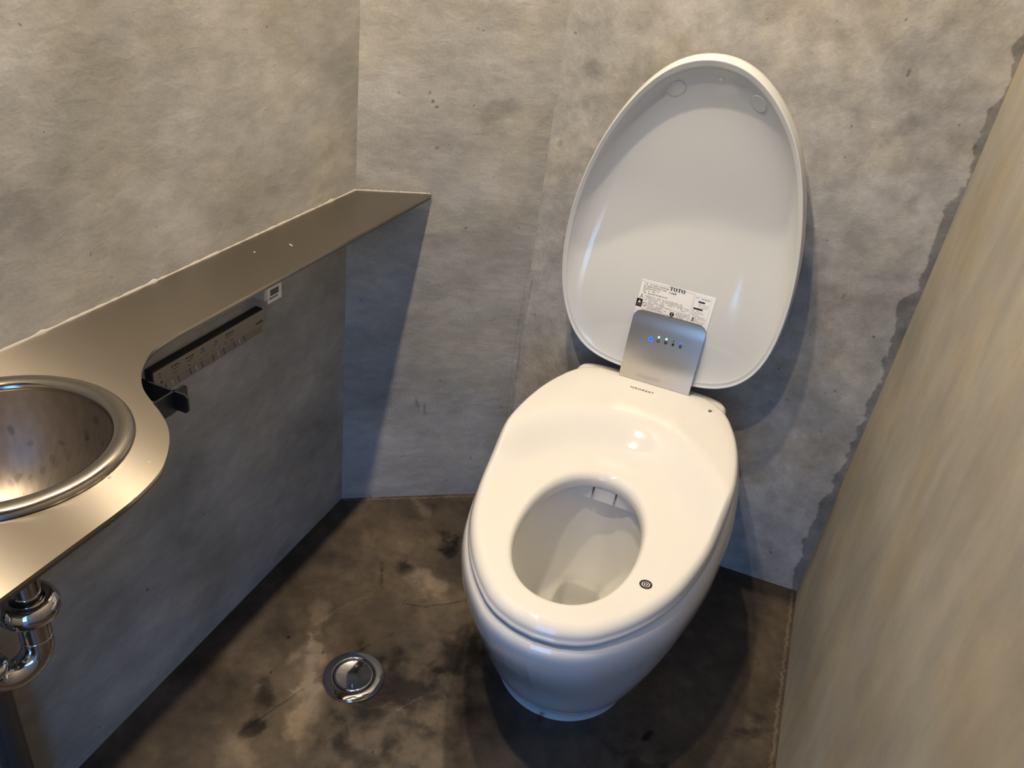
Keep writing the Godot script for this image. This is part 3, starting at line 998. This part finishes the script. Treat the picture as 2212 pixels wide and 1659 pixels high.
func lid_outline(n: int) -> PackedVector2Array:
	# smooth curve through the points, then n points at even steps along it
	var fine := PackedVector2Array()
	var m := LID_LOOP.size()
	for i in m:
		var p1: Vector2 = LID_LOOP[i]
		var p2: Vector2 = LID_LOOP[(i + 1) % m]
		var p0: Vector2 = LID_LOOP[(i + m - 1) % m]
		var p3: Vector2 = LID_LOOP[(i + 2) % m]
		for j in 12:
			fine.append(p1.cubic_interpolate(p2, p0, p3, j / 12.0))
	for k in 3:   # ease out the unevenness of the traced points
		var f2 := fine.duplicate()
		var c := fine.size()
		for i in c:
			var acc := Vector2.ZERO
			for j in range(-9, 10):
				acc += fine[(i + j + c) % c]
			f2[i] = acc / 19.0
		fine = f2
	var total := 0.0
	for i in fine.size():
		total += fine[i].distance_to(fine[(i + 1) % fine.size()])
	var out := PackedVector2Array()
	var i := 0
	var at := 0.0
	for k in n:
		var want := total * k / n
		while true:
			var d := fine[i].distance_to(fine[(i + 1) % fine.size()])
			if at + d >= want or i == fine.size() - 1:
				out.append(fine[i].lerp(fine[(i + 1) % fine.size()], clampf((want - at) / maxf(d, 1e-9), 0.0, 1.0)))
				break
			at += d
			i += 1
	# grow back the little that the easing took away
	for k in n:
		out[k] = Vector2(LIDX, LIDC) + (out[k] - Vector2(LIDX, LIDC)) * 1.004
	return out

# depth of the hollow behind the front rim at normalised radius q
func lid_hollow(q: float, y: float) -> float:
	var e := clampf((0.955 - q) / 0.955, 0.0, 1.0)
	var step := 0.0085 if q < 0.955 else 0.0065
	return (step + 0.042 * (1.0 - pow(1.0 - e, 11.0))) * lerpf(0.2, 1.0, smoothstep(0.57, 0.88, y))

func lid_radius(x: float, y: float) -> float:
	# normalised radius of a point inside the outline
	var c := Vector2(LIDX, LIDC)
	var v := Vector2(x, y) - c
	if v.length() < 1e-5:
		return 0.0
	if lid_loop.is_empty():
		lid_loop = lid_outline(160)
	var far := c + v.normalized() * 0.8
	for i in lid_loop.size():
		var hit = Geometry2D.segment_intersects_segment(c, far, lid_loop[i], lid_loop[(i + 1) % lid_loop.size()])
		if hit != null:
			var p: Vector2 = hit
			return v.length() / p.distance_to(c)
	return 1.0

func lid_tilt(y: float) -> float:
	return LIDD + (y - 0.487) * 0.012

func lid_point(x: float, y: float, proud := 0.0) -> Vector3:
	return W(x, y, lid_tilt(y) + lid_hollow(lid_radius(x, y), y) - proud)

func build_lid(t: Node3D) -> void:
	var n := 240
	var o := lid_outline(n)
	var rows := []
	var c := Vector2(LIDX, LIDC)
	var ring_at := func(q: float, back: float) -> PackedVector3Array:
		var row := PackedVector3Array()
		for p in o:
			var v: Vector2 = c + (p - c) * q
			row.append(W(v.x, v.y, lid_tilt(v.y) + (back if back >= 0.0 else lid_hollow(q, v.y))))
		return row
	# hollow front, from the middle outwards
	var qs := [0.0, 0.08, 0.16, 0.24, 0.32, 0.40, 0.48, 0.56, 0.63, 0.70, 0.76, 0.81, 0.85, 0.88, 0.905, 0.925, 0.94, 0.95, 0.9545]
	for q in qs:
		rows.append(ring_at.call(q, -1.0))
	rows.append(ring_at.call(0.9555, -1.0))
	rows.append(ring_at.call(0.970, 0.0030))
	rows.append(ring_at.call(0.984, 0.0016))
	rows.append(ring_at.call(0.9885, 0.0004))
	rows.append(ring_at.call(0.993, 0.0))
	rows.append(ring_at.call(0.998, 0.0010))
	rows.append(ring_at.call(1.0, 0.004))
	# outer shell
	rows.append(ring_at.call(1.008, 0.012))
	rows.append(ring_at.call(1.016, 0.022))
	rows.append(ring_at.call(1.018, 0.031))
	rows.append(ring_at.call(1.010, 0.041))
	rows.append(ring_at.call(0.975, 0.052))
	rows.append(ring_at.call(0.90, 0.058))
	rows.append(ring_at.call(0.80, 0.067))
	rows.append(ring_at.call(0.62, 0.074))
	rows.append(ring_at.call(0.35, 0.078))
	rows.append(ring_at.call(0.0, 0.079))
	var st := stool()
	skin(st, rows, true, false)
	var lid := put(done(st), "lid", M.lid, t)
	# two flat round buffers and a plug near the tip
	for b in [[-0.2557, 1.053, 0.0165], [-0.1072, 1.0555, 0.0165]]:
		var p := lid_point(b[0], b[1])
		var px := (lid_point(b[0] + 0.006, b[1]) - lid_point(b[0] - 0.006, b[1])).normalized()
		var py := (lid_point(b[0], b[1] + 0.006) - lid_point(b[0], b[1] - 0.006)).normalized()
		var nn := px.cross(py).normalized()
		st = stool()
		var r: float = b[2]
		lathe(st, p, nn, [[r, -0.008], [r, 0.0026], [r - 0.0006, 0.0032], [r - 0.0022, 0.0028], [0.0, 0.0032]], 40)
		put(done(st), "buffer", M.lid, lid)
	var sp := lid_point(-0.1815, 1.083)
	st = stool()
	lathe(st, sp, W(0, -0.35, -1), [[0.005, -0.004], [0.005, 0.0012], [0.0036, 0.0022], [0.0, 0.0026]], 24)
	put(done(st), "plug", M.grey_plastic, lid)
	build_label(lid)
	build_hinge_plate(t)

func build_hinge_plate(t: Node3D) -> void:
	# brushed plate: side profile (height, depth), swept across
	var prof := [[0.484, 1.4745], [0.50, 1.4748], [0.52, 1.4757], [0.535, 1.4770], [0.55, 1.4788], [0.58, 1.4830], [0.60, 1.4860], [0.64, 1.4920]]
	var cx := -0.1625
	var hw := 0.0745
	var face := func(x: float, y: float) -> Vector3:
		return W(x, y, lerp_table(prof, y))
	var rows := []
	var back := []
	var nx := 24
	var ny := 40
	var top_y := func(x: float) -> float:
		var a := absf(x - cx) / hw
		var corner := 0.0
		var rr := 0.016 / hw
		if a > 1.0 - rr:
			var g := (a - (1.0 - rr)) / rr
			corner = 0.016 * (1.0 - sqrt(maxf(0.0, 1.0 - g * g)))
		return 0.6325 - 0.002 * a * a - corner
	for j in ny + 1:
		var row := PackedVector3Array()
		var rb := PackedVector3Array()
		for i in nx + 1:
			var f := float(i) / nx
			# finer steps at the sides for the rounded corners
			f = 0.5 - 0.5 * cos(PI * f)
			var y0 := 0.484
			var x := cx + lerpf(-hw, hw, f)
			var y: float = lerpf(y0, top_y.call(x), float(j) / ny)
			var p: Vector3 = face.call(x, y)
			row.append(p)
			rb.append(p + W(0, 0, 0.016 * smoothstep(0.49, 0.53, y) + 0.004))
		rows.append(row)
		back.append(rb)
	var st := stool()
	skin(st, rows, false, true)
	var hp := put(done(st, true), "hinge_plate", M.plate, t)
	# its edge, darker
	st = stool()
	var la := PackedVector3Array()
	var lb := PackedVector3Array()
	for j in ny + 1:
		la.append(rows[j][0]); lb.append(back[j][0])
	for i in nx + 1:
		la.append(rows[ny][i]); lb.append(back[ny][i])
	for j in ny + 1:
		la.append(rows[ny - j][nx]); lb.append(back[ny - j][nx])
	skin(st, [la, lb], false, false)
	put(done(st), "plate_edge", M.dull_pipe, hp)
	# indicator lamps and their signs
	var rt := Vector3.RIGHT
	var n := W(0, 0.15, -1).normalized()
	var up := n.cross(rt).normalized()
	var at := func(x: float, y: float) -> Vector3:
		return face.call(x, y) + W(0, 0.0001, -0.0009)
	put(ring(at.call(-0.1909, 0.5796), rt, up, 0.0017, 0.0046), "indicator_light", M.led_blue, hp)
	put(ring(at.call(-0.1909, 0.5796), rt, up, 0.0, 0.0017), "indicator_light", M.led_core, hp)
	put(ring(at.call(-0.1756, 0.588), rt, up, 0.0, 0.0022), "indicator_light", M.led_green, hp)
	put(ring(at.call(-0.16, 0.5884), rt, up, 0.0, 0.0022), "indicator_light", M.led_green, hp)
	put(ring(at.call(-0.1449, 0.588), rt, up, 0.0, 0.0012), "indicator_light", M.print, hp)
	put(ring(at.call(-0.1298, 0.5885), rt, up, 0.0, 0.0018), "indicator_light", M.led_blue, hp)
	# power sign
	var q: Vector3 = at.call(-0.175, 0.5802)
	put(ring(q, rt, up, 0.0022, 0.0032, PI * 0.5 + 0.55, PI * 2.5 - 0.55), "power_sign", M.print, hp)
	st = stool(false)
	quad(st, q - rt * 0.0005 - up * 0.0002, q - rt * 0.0005 + up * 0.0034, q + rt * 0.0005 + up * 0.0034, q + rt * 0.0005 - up * 0.0002)
	put(done(st), "power_sign", M.print, hp)
	# shield-like sign
	q = at.call(-0.1598, 0.5807)
	put(ring(q, rt, up, 0.0013, 0.0034, 0, TAU, 6), "cleaning_sign", M.print, hp)
	# drop sign
	q = at.call(-0.145, 0.5811)
	put(ring(q, rt, up, 0.0, 0.0026), "drop_sign", M.print, hp)
	st = stool(false)
	tri(st, q - rt * 0.0019 - up * 0.0016, q + rt * 0.0019 - up * 0.0016, q - up * 0.0042)
	tri(st, q - rt * 0.0019 - up * 0.0016, q - up * 0.0042, q + rt * 0.0019 - up * 0.0016)
	put(done(st), "drop_sign", M.print, hp)
	# circling arrows sign
	q = at.call(-0.1297, 0.5811)
	put(ring(q, rt, up, 0.0015, 0.0033, 0.5, 2.9, 10), "refresh_sign", M.print, hp)
	put(ring(q, rt, up, 0.0013, 0.0034, 3.5, 6.0, 10), "refresh_sign", M.print, hp)

func build_label(lid: Node3D) -> void:
	# printed sticker following the hollow of the lid; its print is drawn into an image
	var w := 600
	var h := 264
	var img := Image.create(w, h, false, Image.FORMAT_RGB8)
	var white := Color(0.88, 0.875, 0.865)
	var ink := Color(0.08, 0.08, 0.09)
	var soft := Color(0.52, 0.51, 0.51)
	img.fill(white)
	var rng := RandomNumberGenerator.new()
	rng.seed = 91
	var frame := func(x: int, y: int, ww: int, hh: int, k: int, c: Color) -> void:
		img.fill_rect(Rect2i(x, y, ww, k), c)
		img.fill_rect(Rect2i(x, y + hh - k, ww, k), c)
		img.fill_rect(Rect2i(x, y, k, hh), c)
		img.fill_rect(Rect2i(x + ww - k, y, k, hh), c)
	# lines of small print, as strokes too fine to read
	var line := func(x: int, y: int, ww: int, s: int, c: Color, gap := 0.16) -> void:
		var px := x
		while px < x + ww:
			if rng.randf() > gap:
				for k in 4:
					if rng.randf() > 0.25:
						img.fill_rect(Rect2i(px, y + k * s / 4, s - 2, maxi(1, s / 7)), c)
				for k in 3:
					if rng.randf() > 0.35:
						img.fill_rect(Rect2i(px + k * (s - 2) / 3, y, maxi(1, s / 7), s), c)
			px += s + 1
	frame.call(0, 16, 436, 230, 2, soft)
	for r in 5:
		line.call(32, 26 + r * 17, 62, 13, ink, 0.1)
		line.call(104, 26 + r * 17, [125, 105, 55, 48, 130][r], [13, 12, 11, 9, 9][r], ink, 0.05)
	line.call(236, 46, 46, 14, ink, 0.0)
	for r in 3:
		line.call(58, 116 + r * 13, 300, 10, soft.darkened(0.3), 0.12)
	# triangle and the black warning block
	for y in 26:
		var e := int(y * 0.55)
		img.fill_rect(Rect2i(30 - e, 112 + y, 3, 1), ink)
		img.fill_rect(Rect2i(29 + e, 112 + y, 3, 1), ink)
	img.fill_rect(Rect2i(14, 136, 34, 3), ink)
	img.fill_rect(Rect2i(29, 121, 3, 9), ink)
	img.fill_rect(Rect2i(0, 150, 46, 62), ink)
	for y in 24:
		var e := int(y * 0.5)
		img.fill_rect(Rect2i(23 - e, 158 + y, 2 * e + 1, 1), white)
	img.fill_rect(Rect2i(22, 166, 2, 9), ink)
	img.fill_rect(Rect2i(8, 189, 13, 13), soft.darkened(0.3))
	img.fill_rect(Rect2i(25, 189, 13, 13), soft.darkened(0.3))
	frame.call(46, 154, 240, 64, 1, soft)
	for a in 64:
		var v := Vector2(cos(TAU * a / 64), sin(TAU * a / 64))
		img.fill_rect(Rect2i(int(66 + v.x * 17) - 1, int(184 + v.y * 15) - 1, 3, 3), ink)
	for k in 24:
		img.fill_rect(Rect2i(54 + k, 173 + k, 3, 2), ink)
	img.fill_rect(Rect2i(88, 154, 1, 64), soft)
	for r in 5:
		line.call(96, 158 + r * 12, [140, 180, 120, 170, 130][r], 9, soft.darkened(0.35), 0.12)
	line.call(60, 226, 220, 10, ink.lightened(0.25), 0.06)
	# second warning box with the black disc
	frame.call(276, 176, 156, 66, 2, soft)
	for y in range(-17, 18):
		for x in range(-17, 18):
			if x * x + y * y < 300:
				img.set_pixel(300 + x, 206 + y, ink)
	img.fill_rect(Rect2i(298, 195, 5, 13), white)
	img.fill_rect(Rect2i(298, 212, 5, 5), white)
	img.fill_rect(Rect2i(322, 178, 1, 62), soft)
	for r in 4:
		line.call(330, 184 + r * 13, [92, 96, 60, 98][r], 10, soft.darkened(0.35), 0.1)
	for r in 3:
		line.call(356, 134 + r * 12, [70, 64, 40][r], 8, soft.darkened(0.1), 0.2)
	# right-hand panel
	frame.call(444, 24, 130, 178, 1, soft)
	line.call(452, 32, 24, 12, ink, 0.1)
	line.call(496, 34, 70, 9, ink, 0.05)
	img.fill_rect(Rect2i(476, 56, 52, 13), ink)
	for r in 3:
		line.call(476, 76 + r * 11, 88, 8, soft, 0.15)
	img.fill_rect(Rect2i(450, 110, 74, 13), ink)
	for r in 8:
		line.call(450, 130 + r * 13, [80, 90, 60, 104, 110, 60, 110, 100][r], 8, soft.darkened(0.2), 0.15)
	img.fill_rect(Rect2i(462, 188, 14, 8), ink)
	img.fill_rect(Rect2i(462, 202, 14, 8), ink)
	line.call(456, 234, 34, 14, ink, 0.0)
	line.call(540, 244, 34, 8, soft, 0.0)
	img.generate_mipmaps()
	var m := plain(Color.WHITE, 0.22)
	m.albedo_texture = ImageTexture.create_from_image(img)
	# four corners on the lid, left to right, top to bottom
	var x0 := -0.2385
	var x1 := -0.0885
	var y0 := 0.6920
	var y1 := 0.6220
	var st := stool()
	var nx := 20
	var ny := 10
	var g := func(i: int, j: int) -> Vector3:
		return lid_point(lerpf(x0, x1, float(i) / nx), lerpf(y0, y1, float(j) / ny), 0.0007)
	for j in ny:
		for i in nx:
			quad(st, g.call(i, j), g.call(i + 1, j), g.call(i + 1, j + 1), g.call(i, j + 1), Vector2(float(i) / nx, float(j) / ny), Vector2(float(i + 1) / nx, float(j) / ny), Vector2(float(i + 1) / nx, float(j + 1) / ny), Vector2(float(i) / nx, float(j + 1) / ny))
	var lb := put(done(st), "warning_label", m, lid)
	var p := lid_point(-0.1645, 0.6872, 0.0020)
	text(lb, "lettering", "TOTO", p, Vector3.RIGHT, W(0, 1, 0.03), 0.0072, M.print, "Droid Serif", true, 1.1)

# ------------------------------------------------------------------ small things
func build_floor_drain() -> void:
	var c := W(-0.517, 0.0, 0.907)
	var t := thing("floor_drain", "round chrome cleanout cover set in the dark floor", "drain cover", c)
	var st := stool()
	lathe(st, c, Vector3.UP, [[0.058, 0.0], [0.0585, 0.002], [0.057, 0.0036], [0.042, 0.0062], [0.0405, 0.006], [0.0385, 0.0035], [0.0385, 0.001]], 72)
	put(done(st), "flange", M.chrome, t)
	st = stool()
	lathe(st, c, Vector3.UP, [[0.0368, 0.001], [0.0368, 0.0052], [0.0355, 0.0064], [0.033, 0.0062], [0.0315, 0.0056], [0.0, 0.0056]], 72)
	put(done(st), "cover", M.chrome, t)
	st = stool()
	lathe(st, c, Vector3.UP, [[0.0386, 0.0015], [0.0366, 0.0015]], 72)
	put(done(st), "gap", M.black, t)
	for p in [W(-0.5245, 0.0056, 0.928), W(-0.508, 0.0056, 0.886)]:
		st = stool()
		lathe(st, p, Vector3.UP, [[0.0034, -0.002], [0.0034, 0.0010], [0.0024, 0.0026], [0.0, 0.0032]], 20)
		put(done(st), "pin", M.chrome, t)

func build_remote() -> void:
	# long wall remote under the counter; front face at x = -0.801
	var xf := -0.801
	var d0 := 0.786
	var d1 := 1.051
	var t := thing("toilet_remote", "long slim silver wall remote for the toilet under the counter", "remote control", W(-0.818, 0.6055, 0.919))
	var st := stool(false)
	box(st, W(-0.818, 0.6145, d0), W(xf - 0.002, 0.6435, d1), 0.002)
	box(st, W(-0.818, 0.5965, d0 + 0.001), W(-0.8105, 0.6150, d1 - 0.001), 0.001)
	put(done(st), "housing", M.black, t)
	st = stool(false)
	box(st, W(xf - 0.002, 0.6135, d0 + 0.001), W(xf, 0.6420, d1 - 0.001), 0.0006)
	var plate := put(done(st), "face_plate", M.remote_plate, t)
	# keys along the lower edge, leaning back
	var nk := 8
	var kd := (0.999 - d0) / nk
	for i in nk + 1:
		var a := d0 + 0.002 + kd * i
		var b := a + kd - 0.0012 if i < nk else d1 - 0.002
		st = stool(false)
		var tf := Transform3D(Basis(Vector3(0, 0, 1), 0.30), W(xf - 0.0062, 0.6050, (a + b) * 0.5))
		obox(st, tf, Vector3(0.004, 0.0155, b - a), 0.0006)
		var key := put(done(st), "key", M.remote_key, t)
		if i % 2 == 1:
			st = stool(false)
			obox(st, tf * Transform3D(Basis(), Vector3(0.0021, 0, 0)), Vector3(0.0003, 0.010, 0.0009))
			put(done(st), "tick", M.tick, key)
	# print on the plate: letters read along the depth of the room
	var rt := W(0, 0, 1)
	var up := Vector3.UP
	var x := xf + 0.0003
	text(plate, "lettering", "TOTO", W(x, 0.6215, 1.036), rt, up, 0.0048, M.print, "Droid Serif", true, 1.0)
	# small print too fine to read: a row of characters with a finer row under it
	var rng := RandomNumberGenerator.new()
	rng.seed = 17
	for w in [[0.799, 1, 3], [0.832, 5, 8], [0.863, 5, 9], [0.893, 2, 7], [0.924, 2, 7], [0.958, 6, 12]]:
		st = stool(false)
		for row in 2:
			var nchar: int = w[1 + row]
			var size := 0.0036 if row == 0 else 0.0018
			for k in nchar:
				var cd: float = w[0] + (k - (nchar - 1) * 0.5) * size
				for s in 5 - 2 * row:
					var hz := rng.randf() > 0.5
					var oy := rng.randf_range(-0.36, 0.36) * size
					var od := rng.randf_range(-0.28, 0.28) * size
					var hh := 0.055 * size if hz else 0.3 * size
					var hd := 0.33 * size if hz else 0.055 * size
					var y := (0.6345 if row == 0 else 0.6295) + (oy if hz else 0.0)
					var d := cd + (0.0 if hz else od)
					box(st, W(x - 0.0002, y - hh, d - hd), W(x + 0.0001, y + hh, d + hd))
		put(done(st), "characters", M.print, plate)
	# signs under the words
	put(ring(W(x, 0.6195, 0.801), rt, up, 0.0, 0.0021), "stop_sign", M.print, plate)
	put(ring(W(x, 0.6245, 0.831), rt, up, 0.0022, 0.0031, PI, TAU), "spray_sign", M.print, plate)
	put(ring(W(x, 0.6225, 0.862), rt, up, 0.0024, 0.0034, PI * 0.9, PI * 1.6), "seated_sign", M.print, plate)
	put(ring(W(x, 0.6265, 0.863), rt, up, 0.0, 0.0011), "seated_sign", M.print, plate)
	st = stool(false)
	box(st, W(x - 0.0002, 0.6190, 0.884), W(x + 0.0001, 0.6197, 0.888))
	put(done(st), "level_mark", M.print, plate)
	for d in [0.9005, 0.9155, 0.931]:
		put(ring(W(x, 0.6205, d), rt, up, 0.0, 0.0012, 0, TAU, 4), "level_mark", M.print, plate)
	put(ring(W(x, 0.6205, 0.947), rt, up, 0.0018, 0.0026, 0.6, 5.6), "front_sign", M.print, plate)
	put(ring(W(x, 0.6205, 0.9625), rt, up, 0.0020, 0.0028, 0, TAU, 6), "dryer_sign", M.print, plate)

func build_card_box() -> void:
	var t := thing("instruction_card", "small ivory box with a printed white picture card at the end of the remote", "card", W(-0.818, 0.66, 1.06))
	var st := stool(false)
	box(st, W(-0.818, 0.662, 1.040), W(-0.790, 0.752, 1.088), 0.002)
	put(done(st), "box", M.ivory, t)
	st = stool(false)
	box(st, W(-0.790, 0.6555, 1.0455), W(-0.7888, 0.749, 1.0855), 0.0003)
	var card := put(done(st), "card", M.paper, t)
	var x := -0.7886
	var rt := W(0, 0, 1)
	var up := Vector3.UP
	# grey picture of a toilet seat: a band, a frame and some characters
	st = stool(false)
	box(st, W(x - 0.0002, 0.687, 1.049), W(x + 0.0001, 0.691, 1.085))
	box(st, W(x - 0.0002, 0.691, 1.070), W(x + 0.0001, 0.697, 1.085))
	put(done(st), "picture", M.remote_key, card)
	st = stool(false)
	box(st, W(x - 0.0002, 0.6685, 1.053), W(x + 0.0001, 0.680, 1.077))
	put(done(st), "picture", M.dull_pipe, card)
	st = stool(false)
	box(st, W(x - 0.0002, 0.6625, 1.050), W(x + 0.0001, 0.6655, 1.074))
	put(done(st), "picture", M.remote_key, card)
	st = stool(false)
	for k in 3:
		box(st, W(x - 0.0002, 0.7035, 1.063 + k * 0.0065), W(x + 0.0001, 0.7045, 1.0665 + k * 0.0065))
		box(st, W(x - 0.0002, 0.7015, 1.0645 + k * 0.0065), W(x + 0.0001, 0.7065, 1.0655 + k * 0.0065))
	put(done(st), "characters", M.print, card)
	st = stool(false)
	tri(st, W(x + 0.0001, 0.699, 1.066), W(x + 0.0001, 0.699, 1.072), W(x + 0.0001, 0.695, 1.069))
	tri(st, W(x + 0.0001, 0.699, 1.066), W(x + 0.0001, 0.695, 1.069), W(x + 0.0001, 0.699, 1.072))
	put(done(st), "arrow", M.print, card)

# plate cut from sheet with clipped corners, standing upright
func sheet_plate(st: SurfaceTool, a: Vector3, b: Vector3, y0: float, y1: float, th: float, clip_end: float) -> void:
	var dir := (b - a).normalized()
	var n := dir.cross(Vector3.UP).normalized() * th * 0.5
	var L := a.distance_to(b)
	var prof := [Vector2(0, y0), Vector2(L - clip_end, y0), Vector2(L, y0 + clip_end), Vector2(L, y1 - clip_end), Vector2(L - clip_end, y1), Vector2(0, y1)]
	var f := []
	var g := []
	for p in prof:
		var q: Vector3 = Vector3(a.x, 0, a.z) + dir * p.x + Vector3(0, p.y, 0)
		f.append(q + n)
		g.append(q - n)
	for i in range(1, 5):
		tri(st, f[0], f[i], f[i + 1])
		tri(st, g[0], g[i + 1], g[i])
	for i in 6:
		var k := (i + 1) % 6
		quad(st, f[i], g[i], g[k], f[k])

func build_bracket() -> void:
	var t := thing("steel_bracket", "dark steel bracket arm with a crossing plate under the counter", "bracket", W(-0.818, 0.725, 0.655))
	var st := stool(false)
	sheet_plate(st, W(-0.818, 0, 0.655), W(-0.616, 0, 0.655), 0.711, 0.7375, 0.003, 0.004)
	put(done(st), "arm", M.dark_steel, t)
	st = stool(false)
	sheet_plate(st, W(-0.637, 0, 0.585), W(-0.637, 0, 0.676), 0.708, 0.7375, 0.003, 0.004)
	put(done(st), "cross_plate", M.dark_steel, t)
